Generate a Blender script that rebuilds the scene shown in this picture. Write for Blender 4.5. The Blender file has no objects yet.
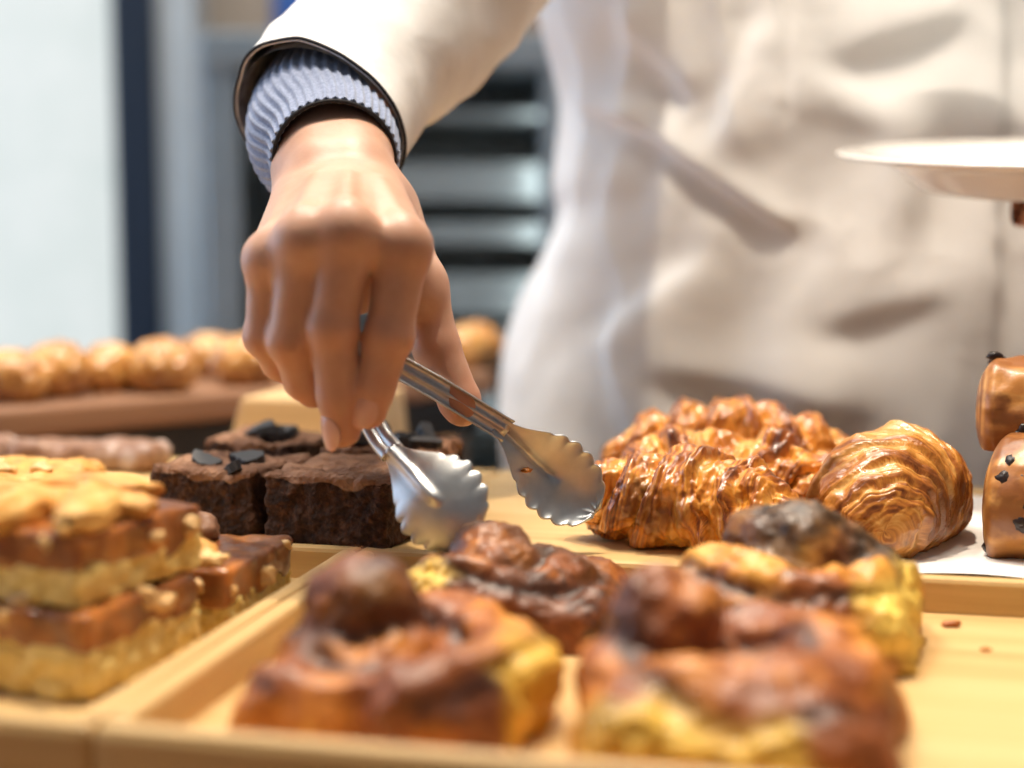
import bpy, math, random
import numpy as np
from mathutils import Vector, Matrix
R = math.radians
scene = bpy.context.scene
COL = scene.collection
random.seed(7)

# ------------------------------------------------------------------ camera
FPX = 1360.0
CZ = 1.07                     # eye height
PITCH = R(5.5)
camd = bpy.data.cameras.new('camera')
camd.sensor_width = 36.0
camd.lens = 36.0 * FPX / 1024.0
camd.clip_start = 0.02
camd.dof.use_dof = True
camd.dof.focus_distance = 0.615
camd.dof.aperture_fstop = 2.9
cam = bpy.data.objects.new('camera', camd)
cam.location = (0, 0, CZ)
cam.rotation_euler = (R(90) - PITCH, 0, 0)
COL.objects.link(cam)
scene.camera = cam

# ------------------------------------------------------------------ world, lamps, exposure
w = bpy.data.worlds.new('world'); scene.world = w; w.use_nodes = True
w.node_tree.nodes['Background'].inputs[0].default_value = (0.90, 0.95, 1.0, 1)
w.node_tree.nodes['Background'].inputs[1].default_value = 0.12

def lamp(kind, name, loc, target, energy, color, size=0.1, **kw):
    d = bpy.data.lights.new(name, kind); d.energy = energy; d.color = color
    if kind == 'AREA':
        d.shape = 'RECTANGLE'; d.size = size; d.size_y = kw.get('size_y', size)
    else:
        d.shadow_soft_size = size
    if kind == 'SPOT':
        d.spot_size = R(kw.get('cone', 60)); d.spot_blend = 0.5
    o = bpy.data.objects.new(name, d); COL.objects.link(o)
    o.location = loc
    o.rotation_euler = (Vector(target) - Vector(loc)).to_track_quat('-Z', 'Y').to_euler()
    return o
lamp('SPOT', 'ceiling_spot_key', (0.06, 0.72, 2.72), (0.0, 0.55, 0.95), 122, (1.0, 0.85, 0.66), 0.025, cone=80)
lamp('SPOT', 'ceiling_spot_left', (-0.50, 0.62, 2.72), (0.22, 0.95, 1.1), 104, (1.0, 0.90, 0.78), 0.22, cone=52)
lamp('SPOT', 'ceiling_spot_right', (0.48, 0.62, 2.72), (0.22, 0.85, 1.05), 42, (1.0, 0.88, 0.74), 0.15, cone=70)
lamp('AREA', 'ceiling_panel', (-0.3, 1.7, 2.78), (-0.3, 1.7, 0), 26, (1.0, 0.96, 0.90), 1.6, size_y=1.0)

lamp('AREA', 'cabinet_fill_light', (0.035, 2.075, 0.85), (-0.25, 2.25, 0.85), 0.30, (0.93, 1.0, 0.98), 0.03, size_y=0.95)  # added strip light, only to brighten the dark shelves inside the cabinet
scene.view_settings.view_transform = 'Standard'
scene.view_settings.look = 'None'
scene.view_settings.exposure = 0.0
scene.view_settings.gamma = 1.0
scene.view_settings.use_curve_mapping = False

# ------------------------------------------------------------------ place helpers
CP, SP_ = math.cos(PITCH), math.sin(PITCH)
def ray(px, py):
    a = (px - 512.0) / FPX; b = -(py - 384.0) / FPX
    return np.array([a, CP + b * SP_, -SP_ + b * CP])
def at(px, py, d):
    """world point seen at that pixel, d metres away (along the floor, straight ahead)"""
    r = ray(px, py); return np.array([0, 0, CZ]) + r * (d / r[1])
def on(px, py, z):
    r = ray(px, py); return np.array([0, 0, CZ]) + r * ((z - CZ) / r[2])
F0 = 0.92                     # floor of the front trays
YAW = R(-12.5)
U = np.array([math.cos(YAW), math.sin(YAW)]); V = np.array([-math.sin(YAW), math.cos(YAW)])
O0 = np.array([-0.112, 0.386])
def T(a, b, z=0.0):
    p = O0 + a * U + b * V; return np.array([p[0], p[1], z])

# ------------------------------------------------------------------ numpy noise and fields
def _hash(ix, iy, iz, seed):
    n = (ix.astype(np.int64) * 374761393 + iy.astype(np.int64) * 668265263 + iz.astype(np.int64) * 2147483647 + seed * 974634777) & 0xffffffff
    n = ((n ^ (n >> 13)) * 1274126177) & 0xffffffff
    n = ((n ^ (n >> 16)) * 2246822519) & 0xffffffff
    return ((n ^ (n >> 15)) & 0xffff) / 32767.5 - 1.0
def vnoise(p, seed=0):
    p = np.asarray(p, dtype=np.float64)
    i = np.floor(p); f = p - i; f = f * f * f * (f * (f * 6 - 15) + 10)
    x, y, z = i[..., 0], i[..., 1], i[..., 2]
    r = 0
    for dx in (0, 1):
        wx = f[..., 0] if dx else 1 - f[..., 0]
        for dy in (0, 1):
            wy = f[..., 1] if dy else 1 - f[..., 1]
            for dz in (0, 1):
                wz = f[..., 2] if dz else 1 - f[..., 2]
                r = r + wx * wy * wz * _hash(x + dx, y + dy, z + dz, seed)
    return r
def fbm(p, seed=0, octv=3):
    p = np.asarray(p, dtype=np.float64); r = 0; a = 1.0
    for k in range(octv):
        r = r + a * vnoise(p * 2 ** k + 17.3 * k, seed + k); a *= 0.5
    return r
def sstep(a, b, x):
    t = np.clip((x - a) / (b - a), 0, 1); return t * t * (3 - 2 * t)
def smin(a, b, k):
    if k <= 0: return np.minimum(a, b)
    h = np.clip(0.5 + 0.5 * (b - a) / k, 0, 1)
    return b * (1 - h) + a * h - k * h * (1 - h)

class Field:
    def __init__(s, lo, hi, h):
        s.lo = np.array(lo, float); s.h = h
        s.n = np.ceil((np.array(hi, float) - s.lo) / h).astype(int) + 1
        ax = [s.lo[i] + h * np.arange(s.n[i]) for i in range(3)]
        s.P = np.stack(np.meshgrid(*ax, indexing='ij'), -1)
        s.F = np.full(tuple(s.n), 9.0)
    def cone(s, a, b, ra, rb):
        a = np.asarray(a, float); b = np.asarray(b, float); ab = b - a
        t = np.clip(((s.P - a) @ ab) / max(ab @ ab, 1e-12), 0, 1)
        return np.linalg.norm(s.P - a - t[..., None] * ab, axis=-1) - (ra + t * (rb - ra))
    def chain(s, pts, rad, k=0.003):
        d = None
        for i in range(len(pts) - 1):
            c = s.cone(pts[i], pts[i + 1], rad[i], rad[i + 1])
            d = c if d is None else smin(d, c, k)
        return d
    def ell(s, c, r, rot=None):
        q = s.P - np.asarray(c, float)
        if rot is not None: q = q @ np.asarray(rot)
        r = np.asarray(r, float)
        k0 = np.linalg.norm(q / r, axis=-1); k1 = np.linalg.norm(q / (r * r), axis=-1)
        return k0 * (k0 - 1.0) / np.maximum(k1, 1e-9)
    def rbox(s, c, half, rr):
        q = np.abs(s.P - np.asarray(c, float)) - (np.asarray(half, float) - rr)
        return np.linalg.norm(np.maximum(q, 0), axis=-1) + np.minimum(q.max(-1), 0) - rr
    def mesh(s, F=None):
        F = s.F if F is None else F
        I = F < 0
        nx, ny, nz = F.shape
        cnt = np.zeros((nx - 1, ny - 1, nz - 1)); acc = np.zeros((nx - 1, ny - 1, nz - 1, 3))
        base = np.stack(np.meshgrid(np.arange(nx - 1), np.arange(ny - 1), np.arange(nz - 1), indexing='ij'), -1)
        def sl(o): return tuple(slice(o[i], F.shape[i] - 1 + o[i]) for i in range(3))
        for axx in range(3):
            o1, o2 = [i for i in range(3) if i != axx]
            for u in (0, 1):
                for v in (0, 1):
                    c0 = [0, 0, 0]; c0[o1] = u; c0[o2] = v; c1 = list(c0); c1[axx] = 1
                    f0 = F[sl(c0)]; f1 = F[sl(c1)]
                    m = (f0 < 0) != (f1 < 0)
                    t = np.where(m, f0 / np.where(m, f0 - f1, 1), 0)
                    cnt += m
                    for i in range(3):
                        acc[..., i] += m * ((c0[i]) + (t if i == axx else 0))
        act = cnt > 0
        idx = np.full(act.shape, -1); idx[act] = np.arange(act.sum())
        vv = (base[act] + acc[act] / cnt[act][:, None]) * s.h + s.lo
        faces = []
        for axx in range(3):
            o1, o2 = (axx + 1) % 3, (axx + 2) % 3
            a0 = [slice(None)] * 3; a1 = [slice(None)] * 3
            a0[axx] = slice(0, -1); a1[axx] = slice(1, None)
            I0 = I[tuple(a0)]; I1 = I[tuple(a1)]
            e = np.argwhere(I0 != I1)
            e = e[(e[:, o1] > 0) & (e[:, o2] > 0) & (e[:, o1] < F.shape[o1] - 1) & (e[:, o2] < F.shape[o2] - 1)]
            if not len(e): continue
            q = []
            for (u, v) in ((0, 0), (1, 0), (1, 1), (0, 1)):
                c = e.copy(); c[:, o1] -= u; c[:, o2] -= v
                q.append(idx[c[:, 0], c[:, 1], c[:, 2]])
            q = np.stack(q, 1)
            flip = I0[e[:, 0], e[:, 1], e[:, 2]]
            q = np.where(flip[:, None], q, q[:, ::-1])
            faces.append(q)
        return vv, np.concatenate(faces)

def vnormals(v, f):
    n = np.zeros_like(v); f = np.asarray(f)
    fn = np.cross(v[f[:, 2]] - v[f[:, 0]], v[f[:, 3]] - v[f[:, 1]])
    for i in range(4): np.add.at(n, f[:, i], fn)
    return n / np.maximum(np.linalg.norm(n, axis=1), 1e-15)[:, None]
def relax(v, f, it=1, lam=0.5):
    f = np.asarray(f)
    for _ in range(it):
        s = np.zeros_like(v); c = np.zeros(len(v))
        for i in range(4):
            np.add.at(s, f[:, i], v[f[:, (i + 1) % 4]]); np.add.at(c, f[:, i], 1)
            np.add.at(s, f[:, (i + 1) % 4], v[f[:, i]]); np.add.at(c, f[:, (i + 1) % 4], 1)
        v = v + lam * (s / np.maximum(c, 1)[:, None] - v)
    return v

# ------------------------------------------------------------------ object helpers
def tag(o, label=None, cat=None, group=None, kind=None):
    if label: o['label'] = label
    if cat: o['category'] = cat
    if group: o['group'] = group
    if kind: o['kind'] = kind
    return o
def thing(name, label, cat, loc=(0, 0, 0), rz=0.0, group=None):
    o = bpy.data.objects.new(name, None); COL.objects.link(o)
    o.empty_display_size = 0.02
    o.location = tuple(loc); o.rotation_euler = (0, 0, rz)
    return tag(o, label, cat, group)
def mk(name, v, f, m, parent=None, smooth=True, attrs=None, rel=False):
    """one mesh object; rel: the vertices are world points and the parent an unrotated Empty"""
    v = np.asarray(v, float)
    if rel and parent is not None: v = v - np.array(parent.location)
    me = bpy.data.meshes.new(name)
    f = [tuple(int(i) for i in q) for q in f] if not isinstance(f, np.ndarray) else f.tolist()
    me.from_pydata(v.tolist(), [], f)
    me.materials.append(m)
    if smooth: me.polygons.foreach_set('use_smooth', [True] * len(me.polygons))
    for k, a in (attrs or {}).items():
        at_ = me.attributes.new(k, 'FLOAT', 'POINT'); at_.data.foreach_set('value', np.asarray(a, np.float32))
    me.update()
    o = bpy.data.objects.new(name, me); COL.objects.link(o)
    if parent is not None: o.parent = parent
    return o
def copy_tree(o, parent=None):
    c = o.copy(); COL.objects.link(c)
    if parent is not None: c.parent = parent
    for ch in list(o.children): copy_tree(ch, c)
    return c
def bevel(o, wd, seg=2):
    b = o.modifiers.new('bevel', 'BEVEL'); b.width = wd; b.segments = seg; b.limit_method = 'ANGLE'; b.angle_limit = R(40)
    return o
def boxvf(lo, hi):
    x0, y0, z0 = lo; x1, y1, z1 = hi
    v = [(x0, y0, z0), (x1, y0, z0), (x1, y1, z0), (x0, y1, z0), (x0, y0, z1), (x1, y0, z1), (x1, y1, z1), (x0, y1, z1)]
    f = [(3, 2, 1, 0), (4, 5, 6, 7), (0, 1, 5, 4), (1, 2, 6, 5), (2, 3, 7, 6), (3, 0, 4, 7)]
    return v, f
def box(name, lo, hi, m, parent=None, bw=0.0, **kw):
    o = mk(name, *boxvf(lo, hi), m, parent, smooth=False, **kw)
    if bw: bevel(o, bw)
    return o
def join(parts):
    v = []; f = []; n = 0
    for a, b in parts:
        v += [tuple(p) for p in a]; f += [tuple(int(i) + n for i in q) for q in b]; n += len(a)
    return v, f
def gridvf(P, wrap_u=False, wrap_v=False):
    """P: (nu, nv, 3)"""
    nu, nv = P.shape[:2]
    a = np.arange(nu * nv).reshape(nu, nv)
    if wrap_u: a = np.concatenate([a, a[:1]], 0)
    if wrap_v: a = np.concatenate([a, a[:, :1]], 1)
    q = np.stack([a[:-1, :-1], a[1:, :-1], a[1:, 1:], a[:-1, 1:]], -1).reshape(-1, 4)
    return P.reshape(-1, 3), q
def noisy_box(half, n, rr, amp, freq, seed, octv=3):
    """rounded box, base at z=0, surface shaken by noise"""
    hx, hy, hz = half
    def lin(h): return np.linspace(-1, 1, n) * h
    P = []; faces = []; off = 0
    for axx in range(3):
        for sg in (-1, 1):
            o1, o2 = (axx + 1) % 3, (axx + 2) % 3
            A, B = np.meshgrid(lin(half[o1]), lin(half[o2]), indexing='ij')
            p = np.zeros((n, n, 3)); p[..., axx] = sg * half[axx]; p[..., o1] = A; p[..., o2] = B
            v, q = gridvf(p)
            if sg < 0: q = q[:, ::-1]
            P.append(v); faces.append(q + off); off += len(v)
    p = np.concatenate(P); faces = np.concatenate(faces)
    key = np.round(p * 1e6).astype(np.int64)
    uq, first, inv = np.unique(key, axis=0, return_index=True, return_inverse=True)
    p = p[first]; faces = inv.reshape(-1)[faces]
    c = np.clip(p, -np.array(half) + rr, np.array(half) - rr)
    d = p - c; L = np.linalg.norm(d, axis=1)[:, None]
    p = c + d / np.maximum(L, 1e-9) * rr
    nrm = vnormals(p, faces)
    p = p + nrm * (amp * fbm(p * freq + seed * 3.1, seed, octv))[:, None]
    p[:, 2] += hz; p[:, 2] = np.maximum(p[:, 2], 0)
    return p, faces
def blob(r, n, amp, freq, seed, octv=3):
    th = np.linspace(0, math.pi, n); ph = np.linspace(0, 2 * math.pi, 2 * n, endpoint=False)
    A, B = np.meshgrid(th, ph, indexing='ij')
    d = np.stack([np.sin(A) * np.cos(B), np.sin(A) * np.sin(B), np.cos(A)], -1)
    s = 1 + amp * fbm(d * freq + seed * 7.7, seed, octv)
    v, q = gridvf(d * s[..., None] * np.array(r), wrap_v=True)
    return v, q[:, ::-1] if False else q
def spline(pts, n):
    """Catmull-Rom through rows of pts (any width)"""
    p = np.asarray(pts, float); p = np.concatenate([2 * p[:1] - p[1:2], p, 2 * p[-1:] - p[-2:-1]])
    m = len(p) - 3; t = np.linspace(0, m - 1e-9, n); i = t.astype(int); u = (t - i)[:, None]
    a, b, c, d = p[i], p[i + 1], p[i + 2], p[i + 3]
    return 0.5 * (2 * b + (c - a) * u + (2 * a - 5 * b + 4 * c - d) * u ** 2 + (3 * b - a - 3 * c + d) * u ** 3)
def frames(c, up=(0, 0, 1)):
    """tangent, side, normal along a path, transported"""
    t = np.gradient(c, axis=0); t /= np.linalg.norm(t, axis=1)[:, None]
    s = np.cross(t[0], up); s /= np.linalg.norm(s); S = []
    for k in range(len(c)):
        s = s - t[k] * (s @ t[k]); s /= np.linalg.norm(s); S.append(s)
    S = np.array(S); return t, S, np.cross(S, t)
def tube(c, rad, n=24, caps=True, ry=None):
    c = np.asarray(c, float); rad = np.broadcast_to(rad, (len(c),)); ry = rad if ry is None else np.broadcast_to(ry, (len(c),))
    t, S, N_ = frames(c)
    a = np.linspace(0, 2 * math.pi, n, endpoint=False)
    P = c[:, None] + rad[:, None, None] * np.cos(a)[None, :, None] * S[:, None] + ry[:, None, None] * np.sin(a)[None, :, None] * N_[:, None]
    v, q = gridvf(P, wrap_v=True); q = [tuple(x) for x in q.tolist()]
    if caps:
        q.append(tuple(range(n))); q.append(tuple(range((len(c) - 1) * n, len(c) * n))[::-1])
    return v, q

# ------------------------------------------------------------------ materials
class M_:
    def __init__(s, name):
        s.m = bpy.data.materials.new(name); s.m.use_nodes = True
        s.t = s.m.node_tree; s.b = s.t.nodes['Principled BSDF']; s._co = None
    def n(s, typ, **kw):
        nd = s.t.nodes.new(typ)
        for k, v in kw.items(): setattr(nd, k, v)
        return nd
    def link(s, a, b): s.t.links.new(a, b); return s
    def set(s, **kw):
        nm = dict(rough='Roughness', metal='Metallic', spec='Specular IOR Level', coat='Coat Weight', coatr='Coat Roughness', sss='Subsurface Weight', sssr='Subsurface Radius', ssss='Subsurface Scale',
                  col='Base Color', sheen='Sheen Weight', ior='IOR', trans='Transmission Weight', emit='Emission Color', emits='Emission Strength', alpha='Alpha')
        for k, v in kw.items():
            if k in ('col', 'emit'): v = (*v, 1.0)
            s.b.inputs[nm[k]].default_value = v
        return s
    def coord(s, scale=(1, 1, 1)):
        if s._co is None: s._co = s.n('ShaderNodeTexCoord')
        mp = s.n('ShaderNodeMapping'); s.link(s._co.outputs['Object'], mp.inputs['Vector']); mp.inputs['Scale'].default_value = scale
        return mp.outputs[0]
    def noise(s, scale, detail=4, rough=0.55, vec=None, dist=0.0):
        nd = s.n('ShaderNodeTexNoise'); nd.inputs['Scale'].default_value = scale; nd.inputs['Detail'].default_value = detail
        nd.inputs['Roughness'].default_value = rough; nd.inputs['Distortion'].default_value = dist
        s.link(vec if vec is not None else s.coord(), nd.inputs['Vector']); return nd.outputs[0]
    def voro(s, scale, vec=None, feature='F1'):
        nd = s.n('ShaderNodeTexVoronoi', feature=feature); nd.inputs['Scale'].default_value = scale
        s.link(vec if vec is not None else s.coord(), nd.inputs['Vector']); return nd.outputs['Distance']
    def attr(s, name):
        nd = s.n('ShaderNodeAttribute', attribute_name=name); return nd.outputs['Fac']
    def ramp(s, fac, stops, interp='LINEAR'):
        nd = s.n('ShaderNodeValToRGB'); cr = nd.color_ramp; cr.interpolation = interp
        while len(cr.elements) < len(stops): cr.elements.new(0.5)
        for e, (p, c) in zip(cr.elements, stops):
            e.position = p; e.color = (*c, 1) if len(c) == 3 else c
        s.link(fac, nd.inputs[0]); return nd.outputs[0]
    def val(s, fac, a, b, lo=0.0, hi=1.0):
        nd = s.n('ShaderNodeMapRange'); nd.interpolation_type = 'SMOOTHSTEP'
        for i, v in zip((1, 2, 3, 4), (a, b, lo, hi)): nd.inputs[i].default_value = v
        s.link(fac, nd.inputs[0]); return nd.outputs[0]
    def math(s, op, a, b=0.5):
        nd = s.n('ShaderNodeMath', operation=op)
        for i, x in enumerate((a, b)):
            if isinstance(x, (int, float)): nd.inputs[i].default_value = x
            else: s.link(x, nd.inputs[i])
        return nd.outputs[0]
    def mix(s, fac, a, b, mode='MIX'):
        nd = s.n('ShaderNodeMix', data_type='RGBA', blend_type=mode)
        for sock, x in ((nd.inputs[0], fac), (nd.inputs[6], a), (nd.inputs[7], b)):
            if isinstance(x, (int, float)): sock.default_value = x
            elif isinstance(x, tuple): sock.default_value = (*x, 1)
            else: s.link(x, sock)
        return nd.outputs[2]
    def color(s, c): s.link(c, s.b.inputs['Base Color']); return s
    def bump(s, h, strength=0.3, dist=0.001):
        nd = s.n('ShaderNodeBump'); nd.inputs['Strength'].default_value = strength; nd.inputs['Distance'].default_value = dist
        s.link(h, nd.inputs['Height'])
        if s.b.inputs['Normal'].links: s.link(s.b.inputs['Normal'].links[0].from_socket, nd.inputs['Normal'])
        s.link(nd.outputs[0], s.b.inputs['Normal']); return s
    def rough_(s, sock): s.link(sock, s.b.inputs['Roughness']); return s

def plain(name, col, rough=0.5, var=0.08, scale=40, **kw):
    s = M_(name); s.set(rough=rough, **kw)
    a = tuple(max(0, c * (1 - var)) for c in col); b = tuple(min(1, c * (1 + var)) for c in col)
    s.color(s.ramp(s.noise(scale), [(0.3, a), (0.7, b)]))
    return s.m
def wood(name, c0, c1, c2, along=0, rough=0.45, scale=1.0, seams=0.0):
    s = M_(name); s.set(rough=rough, spec=0.4)
    sc = [70 * scale] * 3; sc[along] = 3.0 * scale
    n1 = s.noise(1.0, 5, 0.6, s.coord(tuple(sc)))
    sc2 = [260 * scale] * 3; sc2[along] = 8 * scale
    n2 = s.noise(1.0, 3, 0.5, s.coord(tuple(sc2)))
    c = s.ramp(n1, [(0.28, c0), (0.5, c1), (0.72, c2)])
    c = s.mix(s.val(n2, 0.55, 0.75, 0, 0.35), c, c0)
    s.color(c); s.bump(n2, 0.15, 0.0004)
    return s.m

MAT = {}
MAT['bamboo'] = wood('bamboo', (0.50, 0.31, 0.12), (0.63, 0.42, 0.18), (0.70, 0.49, 0.235), 0)
MAT['bamboo_cross'] = wood('bamboo_cross', (0.50, 0.31, 0.12), (0.63, 0.42, 0.18), (0.70, 0.49, 0.235), 1)
MAT['walnut'] = wood('brown_board', (0.17, 0.082, 0.045), (0.27, 0.14, 0.08), (0.36, 0.20, 0.12), 0, 0.35, 0.6)
MAT['counter'] = wood('counter_wood', (0.20, 0.10, 0.045), (0.30, 0.165, 0.08), (0.38, 0.22, 0.115), 0, 0.4, 0.5)
MAT['tan'] = wood('tan_card', (0.55, 0.36, 0.17), (0.62, 0.42, 0.21), (0.68, 0.47, 0.25), 0, 0.6, 0.6)

s = M_('steel'); s.set(metal=1.0, rough=0.24)
n = s.noise(1.0, 3, 0.5, s.coord((300, 300, 300)))
s.color(s.ramp(n, [(0.3, (0.56, 0.57, 0.58)), (0.7, (0.66, 0.67, 0.68))])); s.rough_(s.val(s.noise(90), 0.3, 0.7, 0.34, 0.46)); MAT['steel'] = s.m
s = M_('scoop_steel'); s.set(metal=1.0)
s.color(s.ramp(s.noise(120), [(0.3, (0.55, 0.58, 0.60)), (0.7, (0.66, 0.68, 0.70))])); s.rough_(s.val(s.noise(90), 0.3, 0.7, 0.36, 0.50)); MAT['scoop'] = s.m

s = M_('skin'); s.set(rough=0.42, spec=0.42, sss=0.22, sssr=(1.0, 0.38, 0.2), ssss=0.003)
base = s.ramp(s.noise(55, 4), [(0.3, (0.50, 0.28, 0.19)), (0.7, (0.59, 0.35, 0.25))])
c = s.mix(s.math('MULTIPLY', s.attr('red'), 0.6), base, (0.58, 0.23, 0.14))
s.color(c)
s.bump(s.voro(1300), 0.10, 0.0003); s.bump(s.noise(1.0, 3, 0.6, s.coord((500, 500, 1200))), 0.14, 0.0004); MAT['skin'] = s.m
s = M_('fingernail'); s.set(rough=0.22, spec=0.5, sss=0.15, sssr=(1, .4, .25), ssss=0.003, col=(0.72, 0.43, 0.34)); s.color(s.ramp(s.noise(60), [(0.3, (0.68, 0.39, 0.31)), (0.7, (0.76, 0.47, 0.38))])); MAT['nail'] = s.m

s = M_('coat_cotton'); s.set(rough=0.8, spec=0.2, sheen=0.1)
s.color(s.ramp(s.noise(8, 4), [(0.3, (0.76, 0.755, 0.75)), (0.7, (0.83, 0.825, 0.82))]))
s.bump(s.noise(900, 2), 0.12, 0.0003); s.bump(s.noise(45, 4), 0.25, 0.003); MAT['coat'] = s.m
s = M_('rib_knit'); s.set(rough=0.9, spec=0.1, sheen=0.3)
s.color(s.ramp(s.noise(600, 2), [(0.3, (0.17, 0.205, 0.31)), (0.7, (0.27, 0.32, 0.46))])); s.bump(s.noise(900, 2), 0.4, 0.0006); MAT['knit'] = s.m
MAT['black_cloth'] = plain('black_cloth', (0.022, 0.022, 0.028), 0.85)
MAT['lining'] = plain('sleeve_lining', (0.30, 0.27, 0.25), 0.8, 0.5, 120)

def crust(name, cols, rough=0.35, coat=0.35, coatr=0.18, bumps=0.35):
    s = M_(name); s.set(rough=rough, coat=coat, coatr=coatr)
    return s
# croissant: lam = laminated line pattern, s = place across a wrap
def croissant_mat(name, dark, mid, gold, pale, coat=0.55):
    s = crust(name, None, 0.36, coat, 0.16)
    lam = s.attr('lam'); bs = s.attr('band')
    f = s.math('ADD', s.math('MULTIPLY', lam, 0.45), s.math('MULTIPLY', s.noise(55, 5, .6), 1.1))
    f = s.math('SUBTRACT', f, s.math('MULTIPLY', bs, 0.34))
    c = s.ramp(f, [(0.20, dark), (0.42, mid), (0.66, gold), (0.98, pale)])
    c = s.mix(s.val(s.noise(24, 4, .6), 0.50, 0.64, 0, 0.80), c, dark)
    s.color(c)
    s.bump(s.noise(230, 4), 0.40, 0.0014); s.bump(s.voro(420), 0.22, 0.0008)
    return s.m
MAT['croissant'] = croissant_mat('croissant_crust', (0.115, 0.028, 0.006), (0.34, 0.095, 0.012), (0.66, 0.25, 0.028), (0.84, 0.46, 0.10))
MAT['croissant_big'] = croissant_mat('croissant_crust_golden', (0.15, 0.040, 0.008), (0.36, 0.115, 0.018), (0.60, 0.25, 0.042), (0.82, 0.48, 0.15), 0.45)
MAT['pastry_pale'] = croissant_mat('pale_pastry', (0.24, 0.075, 0.015), (0.42, 0.165, 0.032), (0.60, 0.30, 0.07), (0.78, 0.50, 0.19), 0.6)
s = crust('chocolate_roll_crust', None, 0.4, 0.25, 0.25)
s.color(s.mix(s.val(s.noise(45, 4), 0.45, 0.62, 0, .9), s.ramp(s.attr('lam'), [(0.1, (0.26, 0.085, 0.018)), (0.6, (0.52, 0.22, 0.05)), (0.95, (0.70, 0.38, 0.12))]), (0.22, 0.075, 0.02)))
s.bump(s.noise(200, 4), 0.3, 0.001); MAT['choc_roll'] = s.m
MAT['choc'] = plain('dark_chocolate', (0.020, 0.011, 0.010), 0.38, 0.3, 90)

def bun_mat(name, brown, orange, yellow, dark, bias=0.0, char=0.66):
    s = crust(name, None, 0.50, 0.16, 0.25)
    n1 = s.noise(30, 5, 0.62); n2 = s.noise(95, 4, 0.6)
    f = s.math('ADD', s.math('ADD', s.math('MULTIPLY', s.attr('rise'), 0.10), s.math('MULTIPLY', n1, 1.5)), bias - 0.32)
    c = s.ramp(f, [(0.15, tuple(.5 * a + .5 * b for a, b in zip(yellow, orange))), (0.36, orange), (0.56, brown), (0.80, tuple(0.5 * a for a in brown))])
    c = s.mix(s.math('MULTIPLY', s.attr('fill'), s.val(n2, 0.25, 0.50, 0.5, 1)), c, dark)
    c = s.mix(s.val(s.noise(40, 4, .6), char, char + .08, 0, 0.8), c, dark)
    c = s.mix(s.math('MULTIPLY', s.attr('burn'), s.val(n2, .3, .5, .6, 1)), c, s.ramp(s.noise(150, 4), [(.35, (0.022, 0.013, 0.008)), (.7, (0.15, 0.075, 0.030))]))
    c = s.mix(s.attr('torn'), c, s.ramp(n2, [(.3, tuple(.8 * a for a in yellow)), (.7, tuple(min(1, 1.1 * a) for a in yellow))]))
    s.color(c)
    s.bump(n2, 0.55, 0.002); s.bump(s.noise(380, 3), 0.3, 0.0008)
    return s.m
MAT['bun'] = bun_mat('cinnamon_bun_crust', (0.30, 0.080, 0.015), (0.60, 0.21, 0.025), (0.82, 0.50, 0.07), (0.055, 0.016, 0.008), 0.02, .62)
MAT['bun_dark'] = bun_mat('cinnamon_bun_dark', (0.24, 0.070, 0.016), (0.56, 0.20, 0.030), (0.82, 0.54, 0.11), (0.045, 0.016, 0.008), 0.10, .54)
MAT['bun_gold'] = bun_mat('cinnamon_bun_golden', (0.34, 0.095, 0.016), (0.72, 0.30, 0.034), (0.86, 0.58, 0.11), (0.06, 0.022, 0.010), -0.08, .60)

s = M_('shortbread'); s.set(rough=0.85, sss=0.08, sssr=(1, .7, .3), ssss=0.004)
s.color(s.mix(s.val(s.voro(240), 0.15, 0.5, 0.5, 0), s.ramp(s.noise(60, 5, 0.7), [(0.3, (0.74, 0.52, 0.15)), (0.55, (0.88, 0.68, 0.25)), (0.75, (0.94, 0.80, 0.40))]), (0.60, 0.36, 0.08)))
s.bump(s.noise(260, 4, 0.7), 0.7, 0.003); MAT['shortbread'] = s.m
s = M_('caramel'); s.set(rough=0.28, coat=0.4, coatr=0.1, sss=0.1, sssr=(1, .35, .1), ssss=0.004)
s.color(s.ramp(s.noise(50, 4), [(0.30, (0.12, 0.042, 0.018)), (0.48, (0.26, 0.090, 0.026)), (0.68, (0.56, 0.20, 0.040))])); s.bump(s.noise(110, 3), 0.4, 0.002); MAT['caramel'] = s.m
s = M_('cookie_dough'); s.set(rough=0.6, coat=0.1, sss=0.06, sssr=(1, .6, .2), ssss=0.003)
s.color(s.ramp(s.noise(55, 5), [(0.3, (0.52, 0.21, 0.04)), (0.52, (0.72, 0.37, 0.08)), (0.75, (0.82, 0.52, 0.18))])); s.bump(s.noise(170, 4), 0.5, 0.002); MAT['cookie'] = s.m
MAT['nut'] = plain('nut', (0.74, 0.47, 0.19), 0.5, 0.2, 90)
s = M_('brownie'); s.set(rough=0.82, spec=0.3)
n1 = s.noise(160, 5, 0.7); v1 = s.voro(330)
c = s.ramp(n1, [(0.32, (0.018, 0.008, 0.005)), (0.5, (0.052, 0.022, 0.012)), (0.66, (0.12, 0.053, 0.027))])
s.color(s.mix(s.val(s.attr('top'), 0.35, 0.65), c, s.ramp(s.noise(38, 5), [(0.32, (0.16, 0.075, 0.042)), (0.5, (0.30, 0.155, 0.090)), (0.7, (0.42, 0.24, 0.145))])))  # paler crust, lightened further to carry sheen of the grazing key light
s.bump(n1, 0.9, 0.004); s.bump(v1, 0.5, 0.002); MAT['brownie'] = s.m
MAT['black_cookie'] = plain('black_cookie', (0.018, 0.016, 0.018), 0.55, 0.3, 200)
s = M_('iced_slice'); s.set(rough=0.5, coat=0.2)
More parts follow.
